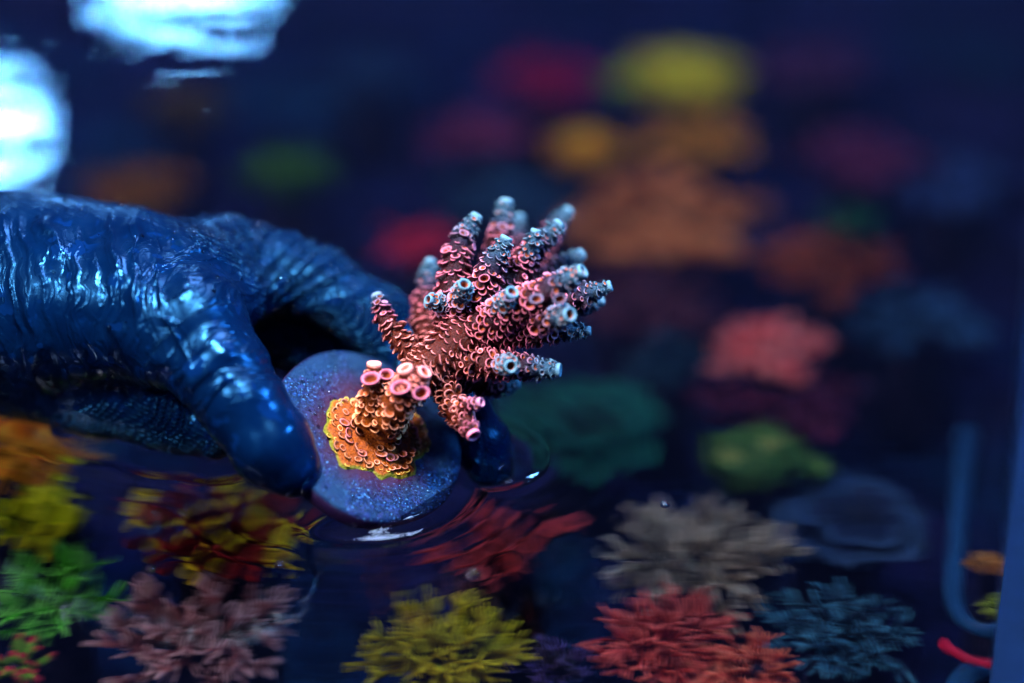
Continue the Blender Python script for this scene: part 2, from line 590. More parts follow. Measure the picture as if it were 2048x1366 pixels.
def cup_mesh(variant):
    """one scoop-shaped corallite: tall lower lip, low upper lip, hollow inside; +X to the branch tip, +Z outwards"""
    rr = random.Random(variant)
    seg = 12
    wide = rr.uniform(0.95, 1.15)
    lip = [1.10, 0.95, 1.25, 0.85, 1.0][variant]
    close = [-0.25, -0.35, -0.15, 0.25, 0.85][variant]
    v, f, rim, cup = [], [], [], []
    rows = [(0.80, -0.35, 0.0, 0), (0.92, 0.50, 0.0, 0), (1.03, 0.86, 0.12, 0), (1.0, 1.0, 1, 0), (0.83, 0.98, 1, 0), (0.62, 0.45, 0.0, 1), (0.30, 0.05, 0, 1)]
    for rad, hz, rm, cp in rows:
        for j in range(seg):
            a = 2 * math.pi * j / seg
            k = (1 - math.cos(a)) / 2
            h = lip * (close + (1 - close) * k ** 0.75)
            z = hz * h if (hz > 0 and h > 0) else (hz if hz < 0 else h)
            if cp:
                z = min(z, hz * 0.8)
            wob = 1 + 0.10 * math.sin(2 * a + variant)
            v.append((rad * math.cos(a) * 0.85 * wob + 0.30 * max(z, 0), rad * math.sin(a) * wide * wob, z))
            rim.append(rm * min(1, max(0, 0.1 + 1.3 * k + close)) if rm else 0)
            cup.append(cp)
    for i in range(len(rows) - 1):
        for j in range(seg):
            k = (j + 1) % seg
            f.append((i * seg + j, i * seg + k, (i + 1) * seg + k, (i + 1) * seg + j))
    f.append(tuple((len(rows) - 1) * seg + j for j in range(seg)))
    return np.array(v), f, rim, cup


CUPS = [cup_mesh(i) for i in range(5)]
cups = []           # (centre, frame 3x3 columns, size, variant, s, branch index)
branch_obj = []
bvh_v, bvh_f = [], []
for bi, ((pts, tip), ln) in enumerate(zip(BR, lines)):
    c, r = ln[:, :3], np.maximum(ln[:, 3], 0.08)
    t, S, B = frames(c)
    L = np.concatenate([[0], np.cumsum(np.linalg.norm(np.diff(c, axis=0), axis=1))])
    seg = 20
    ang = np.linspace(0, 2 * math.pi, seg, endpoint=False)
    v, s, rim, cup = [], [], [], []
    rows = [(c[i], r[i], S[i], B[i], s_of(c[i], L[-1] - L[i], tip), 0, 0) for i in range(len(c))]
    if tip:                     # the axial cup: a lip, then down into the hollow
        e, R, T = c[-1], r[-1], t[-1]
        st = s_of(e, 0, tip)
        for off, k, rm, cp in ((0.05, 1.04, .7, 0), (0.11, 1.02, 1, 0), (0.135, .88, 1, 0), (0.10, .70, .9, 0), (0.02, .60, 0, 1), (-0.10, .45, 0, 1), (-0.14, .1, 0, 1)):
            rows.append((e + T * off, R * k, S[-1], B[-1], st, rm, cp))
    for cc, R, s1, b1, sv, rm, cp in rows:
        for a in ang:
            d = math.cos(a) * s1 + math.sin(a) * b1
            q = cc + R * d
            if rm == 0 and cp == 0:
                q = q + d * 0.07 * (noise3(q * 4.5, 11) - 0.5)
            v.append(q)
            s.append(sv)
            rim.append(rm)
            cup.append(cp)
    f = []
    for i in range(len(rows) - 1):
        for j in range(seg):
            k = (j + 1) % seg
            f.append((i * seg + j, i * seg + k, (i + 1) * seg + k, (i + 1) * seg + j))
    f.append(tuple((len(rows) - 1) * seg + j for j in range(seg)))
    f.append(tuple(reversed(range(seg))))
    o = MB().add(v, f, s=s, rim=rim, cup=cup).build("branch", MA, coral_o, coral)
    branch_obj.append(o)
    n0 = len(bvh_v)
    bvh_v += [tuple(x) for x in v]
    bvh_f += [tuple(i + n0 for i in q) for q in f]
    # rows of corallites
    pos = 0.10 if bi else 0.22
    row = 0
    while pos < L[-1] - 0.03:
        i = min(len(c) - 2, int(np.searchsorted(L, pos)))
        left = L[-1] - pos
        size = 0.110 * (0.62 + 0.38 * min(1, left / 0.9))
        n = max(5, int(round(2 * math.pi * (r[i] + 0.05) / (size * 2.45))))
        for j in range(n):
            a = 2 * math.pi * (j + 0.5 * (row % 2) + rng.uniform(-.16, .16)) / n
            d = math.cos(a) * S[i] + math.sin(a) * B[i]
            along = rng.uniform(-.04, .04)
            q = c[i] + t[i] * along * 1.6 + d * r[i] * 0.97
            inside = False
            for bj, l2 in enumerate(lines):
                if bj != bi and (np.linalg.norm(l2[:, :3] - q, axis=1) < l2[:, 3] * 0.80).any():
                    inside = True
                    break
            if inside or rng.random() < 0.04:
                continue
            x = norm(t[i] - d * np.dot(t[i], d) + 0.18 * rng.normal(size=3))
            z = norm(d + rng.uniform(0.0, 0.5) * t[i] + 0.12 * rng.normal(size=3))
            x = norm(x - z * np.dot(x, z))
            y = np.cross(z, x)
            var = int(rng.choice(5, p=[.36, .30, .18, .10, .06]))
            cups.append((q, np.stack([x, y, z], 1), size * rng.choice([.7, .85, 1.0, 1.1, 1.3]) * rng.uniform(.92, 1.08), var, s_of(q, left, tip), bi))
        pos += size * 1.75
        row += 1

# larger flared cups on the two front stubs
for px, py, d, look, sz, bi in ((802, 782, 62.85, (-.1, .25, .95), .25, 24), (838, 790, 62.8, (.45, .0, .9), .23, 24), (742, 764, 63.1, (-.05, .3, .95), .23, 26), (770, 755, 63.4, (.4, .3, .8), .2, 26),
                                (1018, 600, 62.9, (.2, .4, .9), .15, 16), (1072, 602, 62.6, (.1, .2, 1), .17, 13), (1118, 600, 62.4, (.2, -.2, 1), .17, 13)):
    z = norm(look[0] * RIGHT + look[1] * UP - look[2] * FWD)
    x = norm(UP - z * np.dot(UP, z))
    q = P(px, py, d) - z * 0.05
    cups.append((q, np.stack([x, np.cross(z, x), z], 1), sz, 4, s_of(q, 9, False) + .25, bi))

# encrusting foot: a low mound with a green growing edge and rings of cups
nr, na = 16, 64
v, s, rim, cup = [], [], [], []
for i in range(nr + 1):
    k = i / nr
    for j in range(na):
        a = 2 * math.pi * j / na
        R = 1.48 * (1 + 0.09 * math.sin(2 * a + 0.6) + 0.06 * math.sin(5 * a) + 0.045 * math.sin(9 * a + 2) + 0.03 * math.sin(17 * a))
        R *= 1 + 0.10 * math.cos(a + 0.9)
        rad = R * k
        h = 0.24 * (1 - k ** 2.4) + 0.06 * (noise3(np.array([rad * math.cos(a) * 4, rad * math.sin(a) * 4, 1.0]), 21) - .5) + (0.03 if k < 1 else -0.06)
        v.append(on_disc(BASE_U + rad * math.cos(a), BASE_V + rad * math.sin(a), h))
        s.append(0.24 - 0.10 * k if k < 0.88 else max(0, 0.10 - (k - 0.88) * 1.2))
        rim.append(max(0, (k - 0.9) * 2))
        cup.append(0.45 * (1 - k))
f = [(i * na + j, (i + 1) * na + j, (i + 1) * na + (j + 1) % na, i * na + (j + 1) % na) for i in range(nr) for j in range(na)]
foot = MB().add(v, f, s=s, rim=rim, cup=cup).build("foot", MA, coral_o, coral)
bvh_n0 = len(bvh_v)
for k0, cnt, sz, sv in ((0.93, 46, .065, .06), (0.82, 38, .10, .22), (0.66, 26, .125, .36), (0.48, 13, .12, .24)):
    for j in range(cnt):
        if rng.random() < (0.35 if k0 > .9 else 0.12):
            continue
        k = k0 + rng.uniform(-.06, .06)
        a = 2 * math.pi * (j + rng.uniform(-.3, .3)) / cnt
        R = 1.42 * (1 + 0.09 * math.sin(2 * a + 0.6) + 0.06 * math.sin(5 * a)) * (1 + 0.10 * math.cos(a + 0.9)) * k * rng.uniform(.97, 1.03)
        h = 0.24 * max(0, 1 - k ** 2.4) + 0.02
        q = on_disc(BASE_U + R * math.cos(a), BASE_V + R * math.sin(a), h)
        out = du * math.cos(a) + dv * math.sin(a)
        z = norm(dn + out * 0.45)
        x = norm(-out + 0.2 * rng.normal(size=3))
        x = norm(x - z * np.dot(x, z))
        cups.append((q, np.stack([x, np.cross(z, x), z], 1), sz * rng.uniform(.85, 1.2), int(rng.choice([0, 2, 3])), sv * rng.uniform(.8, 1.3), -1))

# the 300 cups that show largest become parts of their own, the rest one mass
bvh = BVHTree.FromPolygons(bvh_v, bvh_f)
score = []
for i, (q, fr, sz, var, sv, bi) in enumerate(cups):
    tip_pt = q + fr[:, 2] * sz * 1.6
    d = CAM - tip_pt
    dist = np.linalg.norm(d)
    hit = bvh.ray_cast(Vector(tip_pt + d / dist * 0.03), Vector(d / dist), dist)
    face = np.dot(fr[:, 2], d / dist)
    score.append(sz * (1.2 + face) * (0.02 if hit[0] is not None else 1.0))
order = np.argsort(-np.array(score))
cup_me = []
for i, (cv, cf, crim, ccup) in enumerate(CUPS):
    cup_me.append(MB().add(cv, cf, rim=crim, cup=ccup).mesh("corallite", (0, 0, 0), MAO))
rest = MB()
for rank, i in enumerate(order):
    q, fr, sz, var, sv, bi = cups[i]
    if rank < 300:
        o = bpy.data.objects.new("corallite", cup_me[var])
        col.objects.link(o)
        o.parent = foot if bi < 0 else branch_obj[bi]
        m = Matrix([[*(fr[k] * sz), (q[k] - coral_o[k]) * CM] for k in range(3)] + [[0, 0, 0, 1]])
        o.matrix_basis = m
        o.color = (sv, sv, sv, 1)
    else:
        cv, cf, crim, ccup = CUPS[var]
        rest.add(q + (cv * sz) @ fr.T, cf, rim=crim, cup=ccup, s=sv)
tag(rest.build("corallite_cover", MA, coral_o, coral), kind="stuff")

# ------------------------------------------------------------------ the gloved hand: one implicit surface
CAPS = {
    'palm': [(-900, 470, 72, 3.1), (-420, 520, 70, 3.0), (-60, 570, 68.1, 2.75), (200, 588, 67.8, 2.25), (440, 560, 67.8, 1.62)],
    'palm2': [(0, 610, 70, 2.4), (400, 640, 70.2, 1.6)],
    'web': [(60, 540, 66.8, 2.2), (260, 548, 66.3, 1.8), (390, 565, 65.9, 1.42), (462, 600, 65.7, .92)],
    'thumb': [(-60, 620, 67.0, 2.5), (120, 615, 66.0, 2.25), (250, 615, 65.2, 1.92), (375, 652, 64.1, 1.55), (440, 742, 63.4, 1.20), (490, 815, 63.1, 1.06), (545, 893, 62.9, 1.04), (582, 936, 62.9, .78)],
    'index': [(450, 540, 67.8, 1.42), (560, 548, 67.8, 1.16), (640, 572, 67.8, 1.03), (760, 645, 67.7, .97), (830, 705, 67.5, .91), (912, 800, 67.0, .84), (964, 893, 66.5, .78), (977, 943, 66.3, .66)],
    'middle': [(420, 610, 69.6, 1.35), (590, 668, 69.4, 1.12), (720, 745, 69.0, .95), (820, 850, 68.2, .8)],
    'ring': [(40, 715, 67.7, 1.75), (200, 768, 67.0, 1.45), (340, 815, 66.4, 1.18), (430, 850, 66.0, .9)],
}
H = {k: np.array([[*P(a, b, d), r] for a, b, d, r in v]) for k, v in CAPS.items()}


def capsule_field(p, ch):
    """distance to a chain of tapered capsules, and the run along it"""
    best = np.full(p.shape[:-1], 1e9)
    along = np.zeros(p.shape[:-1])
    acc = 0.0
    for a, b in zip(ch[:-1], ch[1:]):
        ab = b[:3] - a[:3]
        l2 = ab @ ab
        t = np.clip(((p - a[:3]) @ ab) / l2, 0, 1)
        d = np.linalg.norm(p - (a[:3] + t[..., None] * ab), axis=-1) - (a[3] + (b[3] - a[3]) * t)
        m = d < best
        # blend neighbouring pieces softly
        h = np.clip(0.5 + 0.5 * (best - d) / 0.35, 0, 1)
        best = np.where(best > 1e8, d, best * (1 - h) + d * h - 0.35 * h * (1 - h))
        along = np.where(m, acc + t * math.sqrt(l2), along)
        acc += math.sqrt(l2)
    return best, along


def hand_field(p):
    out = None
    for k in ('palm', 'palm2', 'middle', 'ring', 'index', 'web', 'thumb'):
        d, _ = capsule_field(p, H[k])
        kk = {'palm2': 0.9, 'thumb': 0.8, 'web': 0.9, 'index': 0.6, 'middle': 0.35, 'ring': 0.5}.get(k, 0.5)
        if out is None:
            out = d
        else:
            h = np.clip(0.5 + 0.5 * (out - d) / kk, 0, 1)
            out = out * (1 - h) + d * h - kk * h * (1 - h)
    return out


def surface_nets(field, lo, hi, step):
    lo, hi = np.array(lo), np.array(hi)
    n = np.ceil((hi - lo) / step).astype(int) + 1
    xs = [lo[a] + step * np.arange(n[a]) for a in range(3)]
    F = np.empty(n, np.float32)
    ST = 4                      # a coarse pass first; only blocks near the surface get the fine one
    n = (np.ceil((n - 1) / ST) * ST + 1).astype(int)
    xs = [lo[a] + step * np.arange(n[a]) for a in range(3)]
    C = field(np.stack(np.meshgrid(*[x[::ST] for x in xs], indexing='ij'), -1)).astype(np.float32)
    F = np.repeat(np.repeat(np.repeat(C, ST, 0), ST, 1), ST, 2)[:n[0], :n[1], :n[2]].copy()
    near = np.argwhere(np.abs(F) < step * ST * 2.2)
    for i0 in range(0, len(near), 400000):
        q = near[i0:i0 + 400000]
        F[tuple(q.T)] = field(lo + step * q)
    neg = F < 0
    cs = (n[0] - 1, n[1] - 1, n[2] - 1)
    acc = np.zeros((*cs, 3), np.float32)
    cnt = np.zeros(cs, np.int16)
    offs = [(0, 0), (0, 1), (1, 0), (1, 1)]
    for ax in range(3):
        o1, o2 = [a for a in range(3) if a != ax]
        for p_, q_ in offs:
            a0, a1 = [0, 0, 0], [0, 0, 0]
            a0[o1], a0[o2] = p_, q_
            a1[:] = a0
            a1[ax] = 1
            sl = lambda o: tuple(slice(o[a], o[a] + cs[a]) for a in range(3))
            f0, f1 = F[sl(a0)], F[sl(a1)]
            m = (f0 < 0) != (f1 < 0)
            t = np.where(m, f0 / np.where(m, f0 - f1, 1), 0)
            acc[..., ax] += np.where(m, t, 0)
            acc[..., o1] += np.where(m, p_, 0)
            acc[..., o2] += np.where(m, q_, 0)
            cnt += m
    act = cnt > 0
    idx = np.full(cs, -1, np.int64)
    ii = np.argwhere(act)
    idx[act] = np.arange(len(ii))
    V = lo + step * (ii + acc[act] / cnt[act][:, None])
    faces = []
    for ax in range(3):
        o1, o2 = (ax + 1) % 3, (ax + 2) % 3
        s0 = [slice(1, n[a] - 1) for a in range(3)]
        s1 = list(s0)
        s0[ax] = slice(0, n[ax] - 1)
        s1[ax] = slice(1, n[ax])
        a_, b_ = neg[tuple(s0)], neg[tuple(s1)]
        e = np.argwhere(a_ != b_)
        flip = a_[tuple(e.T)]
        base = e.copy()
        for o in (o1, o2):
            base[:, o] += 1
        quad = []
        for p_, q_ in ((0, 0), (-1, 0), (-1, -1), (0, -1)):
            c_ = base.copy()
            c_[:, o1] += p_
            c_[:, o2] += q_
            quad.append(idx[tuple(c_.T)])
        Q = np.stack(quad, 1)
        Q[~flip] = Q[~flip][:, ::-1]
        faces.append(Q)
    return V, np.concatenate(faces)


allp = np.concatenate([h for h in H.values()])
lo, hi = allp[:, :3].min(0) - 0.5, allp[:, :3].max(0) + 1.6
lo[0] = -23.0
lo[1:] -= 2.8
hi[1:] += 2.4
hi[0] = 0.6
V, Fq = surface_nets(hand_field, lo, hi, 0.06)


def field_normal(p, e=0.03):
    g = np.stack([hand_field(p + e * np.eye(3)[a]) - hand_field(p - e * np.eye(3)[a]) for a in range(3)], -1)
    return g / (np.linalg.norm(g, axis=-1)[:, None] + 1e-9)


N = field_normal(V)
# folds of the thin glove: cross-wise on the thumb, a fan from the web, pleats at the thumb's root
dist, run = {}, {}
for k in H:
    dist[k], run[k] = capsule_field(V, H[k])
rel = V - CAM
dep = rel @ FWD
qx = 1024 + (rel @ RIGHT) / dep / K
qy = 683 - (rel @ UP) / dep / K


def sm(x, a, b):
    t = np.clip((x - a) / (b - a), 0, 1)
    return t * t * (3 - 2 * t)


def ridge(n, p=2.0):
    return (1 - np.abs(2 * n - 1)) ** p


near_thumb = 1 - sm(dist['thumb'] - np.minimum(dist['palm'], dist['index']), -0.1, 0.35)
near_index = 1 - sm(dist['index'] - np.minimum(dist['palm'], dist['thumb']), -0.1, 0.5)
warp = noise3(V * 0.7, 31) - 0.5
warp2 = noise3(V * 1.9, 32) - 0.5
front = np.clip(-(N @ FWD), -1, 1)
# thumb shaft folds
s1 = run['thumb'] + 1.3 * warp + 0.35 * warp2 + 0.75 * (N @ UP) - 0.35 * (N @ RIGHT)
tl = run['thumb'].max()
shaft = near_thumb * sm(run['thumb'], 5.0, 6.6) * (1 - sm(run['thumb'], tl - 2.3, tl - 1.3))
fold = ridge(noise3(np.stack([s1 * 2.1, 0.5 * (N @ RIGHT) + 0.15 * warp, 0 * s1 + 3], -1), 33), 2.6)
patch = sm(noise3(V * 0.9, 40), 0.35, 0.65)
disp = 0.075 * shaft * (0.35 + 0.65 * patch) * (fold - 0.25)
disp += 0.045 * shaft * (ridge(noise3(np.stack([s1 * 4.5, 1.2 * (N @ UP), 0 * s1 + 7], -1), 34), 2.0) - 0.3)
# pleats across the root of the thumb and the wrist: long, bent, almost upright in the picture
bend = qx / 73.0 - 0.0016 * (qy - 520) - 0.000012 * (qy - 500) ** 2 * 0.5 + 0.7 * warp + 0.25 * warp2
root = (1 - sm(qx, 330, 430)) * sm(qy, 395, 470) * (1 - sm(qy, 720, 860))
pleat = ridge(noise3(np.stack([bend * 1.15, qy / 340.0, 0 * bend + 5], -1), 35), 3.0)
pleat2 = ridge(noise3(np.stack([bend * 2.4, qy / 200.0, 0 * bend + 9], -1), 36), 3.0)
disp += root * (0.24 * (pleat - 0.2) + 0.10 * (pleat2 - 0.25)) * (0.55 + 0.45 * patch)
# fan of folds from the web between thumb and index finger
ax_, ay_ = (qx - 470) / 73.0, (655 - qy) / 73.0
th = np.arctan2(ay_, ax_)
rad = np.hypot(ax_, ay_)
fan = sm(rad, 0.3, 1.2) * (1 - sm(rad, 3.4, 4.6)) * sm(th, 0.05, 0.3) * (1 - sm(th, 1.9, 2.4)) * (dep > 65.4)
fr_ = ridge(noise3(np.stack([th * 7.5 + 1.2 * warp, rad * 0.35, 0 * th + 2], -1), 37), 2.4)
disp += fan * 0.12 * (fr_ - 0.25)
# small slack everywhere
disp += 0.07 * (noise3(V * 0.8, 39) - 0.5) * (1 - sm(run['thumb'], tl - 2, tl - 1) * near_thumb)
# nail-side flattening of the thumb tip shows as a soft ridge
V2 = V + N * disp[:, None]
grip = np.maximum(sm(dist['thumb'], 0.25, 0.8), sm(run['index'], 2.0, 3.0) * near_index)
hand_o = P(-60, 570, 69.2)
glove = MB().add(V2, [tuple(q) for q in Fq.tolist()], grip=grip, ra=s1, ma=shaft, rb=bend, mb=root, rc=th * 3.0, mc=fan)
hand = glove.build("gloved_hand", MG, hand_o)
tag(hand, "hand in a wet dark blue nitrile glove reaching in from the left", "hand")

# droplets sitting on the glove and on the disc
hv, hf = sphere(8, 4, True)


def droplets(cands, nrm, sizes, parent, origin, name="droplets"):
    m = MB()
    for q, nn, s_ in zip(cands, nrm, sizes):
        a = norm(np.cross(nn, [0.31, 0.77, 0.55]))
        b = np.cross(nn, a)
        m.add(q - nn * s_ * 0.12 + (hv * np.array([s_, s_ * rng.uniform(.8, 1.2), s_ * 0.62])) @ np.stack([a, b, nn]), hf)
    o = m.build(name, MC, origin, parent)
    return tag(o, kind="stuff")


vis = (N @ FWD < 0.15) & (N[:, 2] > -0.1) & (qx > -40)
wgt = np.where(vis, 0.15 + 1.0 * (dist['thumb'] > 0.35) * (qy < 660), 0)
wgt += np.where(vis & (near_index > 0.5), 1.0, 0)
pick = rng.choice(len(V2), 520, replace=False, p=wgt / wgt.sum())
droplets(V2[pick], N[pick], rng.uniform(0.025, 0.08, 520), hand, hand_o, "water_droplets")
dd, ds = [], []
while len(dd) < 110:
    a, r_ = rng.uniform(0, 2 * math.pi), DR * math.sqrt(rng.uniform(0.1, 0.96))
    if math.hypot(r_ * math.cos(a) - BASE_U, r_ * math.sin(a) - BASE_V) > 1.4:
        dd.append(on_disc(r_ * math.cos(a), r_ * math.sin(a), 0.02))
        ds.append(rng.uniform(0.015, 0.05))
droplets(dd, [dn] * len(dd), ds, frag, DC, "water_droplets")

# ------------------------------------------------------------------ water surface with menisci
def graded(lo_, hi_, c0, c1, fine, coarse):
    out = [c0]
    while out[-1] < c1:
        out.append(out[-1] + fine)
    st = fine
    while out[-1] < hi_:
        st = min(coarse, st * 1.12)
        out.append(out[-1] + st)
    st = fine
    pre = [c0]
    while pre[-1] > lo_:
        st = min(coarse, st * 1.12)
        pre.append(pre[-1] - st)
    return np.array(pre[:0:-1] + out)


wx = graded(-105, 105, -15, 3, 0.11, 3)
wy = graded(-66, 165, -10, 6, 0.11, 3)
gx, gy = np.meshgrid(wx, wy)
pz = np.stack([gx, gy, gx * 0], -1)
inner = (gx > -24) & (gx < 6) & (gy > -12) & (gy < 10)
hz = np.zeros_like(gx)
sub = pz[inner]
dh = hand_field(sub)
rel_d = sub - DC
hgt = rel_d @ dn
rad = np.sqrt(np.maximum(0, (rel_d ** 2).sum(-1) - hgt ** 2))
ddisc = np.hypot(np.maximum(rad - DR, 0), np.maximum(np.maximum(hgt, -hgt - DT), 0))
dist_c = np.maximum(np.minimum(dh, ddisc), 0)
hh = 0.20 * np.exp(-dist_c / 0.16) - 0.05 * np.exp(-((dist_c - 0.55) / 0.22) ** 2) + 0.025 * np.exp(-((dist_c - 1.1) / 0.25) ** 2)
hh = hh + 0.030 * np.sin(2 * math.pi * dist_c / 0.72) * np.exp(-dist_c / 1.5) * (dist_c > 0)
hz[inner] = hh
nx, ny = gx.shape[1], gx.shape[0]
ff = [(j * nx + i, j * nx + i + 1, (j + 1) * nx + i + 1, (j + 1) * nx + i) for j in range(ny - 1) for i in range(nx - 1)]
tag(MB().add(np.stack([gx, gy, hz], -1).reshape(-1, 3), ff).build("water", MW), kind="structure")

# an air bubble resting at the waterline beside the palm
bo = P(122, 846, 67.6)
bo[2] = 0.0
bubble = MB()
bv, bf = sphere(20, 12)
bubble.add(bo + bv * np.array([.34, .34, .30]), bf)
tag(bubble.build("air_bubble", MC, bo), "clear round bubble on the water under the palm", "bubble")

for px, py, r_, lab in ((946, 1150, .20, "small bubble on the water between the disc and the yellow coral"), (1330, 1010, .13, "tiny bubble on the water above the beige coral"),
                        (560, 1130, .11, "tiny bubble on the water below the thumb tip"), (300, 1140, .12, "tiny bubble on the water above the pink coral")):
    rr_ = FWD + (px - 1024) * K * RIGHT + (683 - py) * K * UP
    q_ = CAM + rr_ * (CAM[2] / -rr_[2])
    tag(MB().add(q_ + bv * np.array([r_, r_, r_ * .8]), bf).build("air_bubble", MC, q_), lab, "bubble", "bubbles on the water")

# ------------------------------------------------------------------ corals under the water
def rock_base(root, o, R, top):
    """mound of rock from the tank floor up to the foot of a coral"""
    m = MB()
    sv, sf = sphere(16, 9)
    hgt_ = max(1.0, top - FLOOR + 0.8)
    q = sv * np.array([R, R, hgt_ / 2 + 0.3])
    q = q * (0.8 + 0.4 * noise3(q * 0.9 + o, 51))[:, None]
    m.add(np.asarray(o) + np.array([0, 0, -hgt_ / 2]) + q, sf)
    return m.build("rock", MR, o, root)


def branch_mesh(name, mat, seed, thick, nubs, nub_len, club=1.0, knobby=0.25, top=1.0):
    """a branch one unit long up +Z with side nubs; t runs 0 at the foot to 1 at each tip"""
    r = random.Random(seed)
    m = MB()
    bx, by = r.uniform(-.12, .12), r.uniform(-.12, .12)
    pts = [(0, 0, 0), (bx, by, .35), (bx * .5, by * 1.4, .7), (0, 0, 1)]
    c = spline(pts, 9)
    rad = thick * np.array([1.15, 1.1, 1.05, 1.0, .96, .92, .88, .8 * club, .55 * club])
    v, f = tube(c, rad, 8)
    v = v + (noise3(v * 9 + seed, 61)[:, None] - .5) * thick * knobby * 2
    tt = np.clip(np.concatenate([np.repeat(np.linspace(0, 1, 9), 8), [0, 1]]), 0, 1)
    m.add(v, f, t=tt * top)
    for _ in range(nubs):
        h = r.uniform(.35, .85)
        a = r.uniform(0, 2 * math.pi)
        e = nub_len * r.uniform(.6, 1.1)
        p0 = np.array([bx * .6, by * .8, h])
        p1 = p0 + np.array([math.cos(a) * e, math.sin(a) * e, e * .85])
        v, f = tube([p0, (p0 + p1) / 2 + np.array([0, 0, -.03]), p1], [thick * .8, thick * .7, thick * .5 * club], 7)
        m.add(v, f, t=np.clip(np.concatenate([np.repeat([h * .8, .8, 1.0], 7), [h, 1.0]]), 0, 1) * top)
    return m.mesh(name, (0, 0, 0), mat)


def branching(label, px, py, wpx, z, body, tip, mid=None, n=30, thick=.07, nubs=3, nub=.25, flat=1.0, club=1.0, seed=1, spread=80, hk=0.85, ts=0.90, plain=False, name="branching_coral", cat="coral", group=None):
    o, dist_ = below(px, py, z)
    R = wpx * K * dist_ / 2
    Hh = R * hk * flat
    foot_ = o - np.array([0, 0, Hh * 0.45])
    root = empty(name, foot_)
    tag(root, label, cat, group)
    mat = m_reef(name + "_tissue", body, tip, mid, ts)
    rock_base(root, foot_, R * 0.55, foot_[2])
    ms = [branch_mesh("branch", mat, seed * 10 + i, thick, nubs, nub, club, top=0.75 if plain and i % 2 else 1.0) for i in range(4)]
    r = random.Random(seed)
    ga = math.pi * (3 - math.sqrt(5))
    for i in range(n):
        u = (i + .5) / n
        pol = math.radians(spread) * math.sqrt(u)
        az = i * ga + r.uniform(-.6, .6)
        if r.random() < .12:
            continue
        d = Vector((math.sin(pol) * math.cos(az) * R, math.sin(pol) * math.sin(az) * R, math.cos(pol) * Hh * .9 + 0.15 * Hh))
        ln = d.length * r.uniform(.6, 1.18)
        b = bpy.data.objects.new("branch", ms[i % 4])
        col.objects.link(b)
        b.parent = root
        q = d.to_track_quat('Z', 'Y').to_matrix().to_4x4() @ Matrix.Rotation(r.uniform(0, 6.28), 4, 'Z')
        b.matrix_basis = q @ Matrix.Diagonal((R * r.uniform(.9, 1.15), R * r.uniform(.9, 1.15), ln, 1))
    return root


def mound(label, px, py, wpx, z, body, tip, seed=1, hk=0.6, lobes=0, bumps=0.34, layout=None, name="mound_coral", cat="coral", tilt=0.0):
    """a rounded colony: one knobbly head, or several lobes each a part"""
    o, dist_ = below(px, py, z)
    R = wpx * K * dist_ / 2
    root = empty(name, o)
    tag(root, label, cat)
    mat = m_reef(name + "_tissue", body, tip)
    rock_base(root, o, R * 0.6, o[2] - R * hk * .2)
    r = random.Random(seed)
    sv, sf = sphere(18, 11) if (lobes or layout) else sphere(32, 20)
    items = [(np.zeros(3), 1.0)] if not (lobes or layout) else []
    if layout:
        items = [(np.array([a, b, r.uniform(-.1, .25)]), k) for a, b, k in layout]
    elif lobes:
        items.append((np.zeros(3), 0.42))
        for i in range(lobes * 2):
            a, k = i * 2.4 + r.uniform(-.4, .4), 0.25 + 0.7 * r.random() ** 0.8
            items.append((np.array([math.cos(a) * k, math.sin(a) * k, r.uniform(-.3, .4)]), r.uniform(.16, .36)))
    if len(items) > 1:
        for c_, k_ in list(items):
            for _ in range(3):
                b2_, kk_ = r.uniform(0, 6.28), k_ * r.uniform(.6, .9)
                items.append((c_ + np.array([math.cos(b2_) * kk_, math.sin(b2_) * kk_, r.uniform(.1, .5) * k_]), k_ * r.uniform(.3, .5)))
    for off, k in items:
        q = sv * (1 + bumps * (noise3(sv * 3.2 + seed * 3.7 + off * 5, 71) - .5)[:, None] * 2 + 0.10 * (noise3(sv * 9 + seed, 72) - .5)[:, None])
        q = q * np.array([R, R, R * hk]) * k + off * np.array([R, R, R * hk])
        MB().add(o + q, sf, t=np.clip(.35 + .5 * sv[:, 2] + .6 * (noise3(sv * 4 + seed, 73) - .5), 0, 1)).build("lobe" if len(items) > 1 else "head", mat, o, root)
    return root


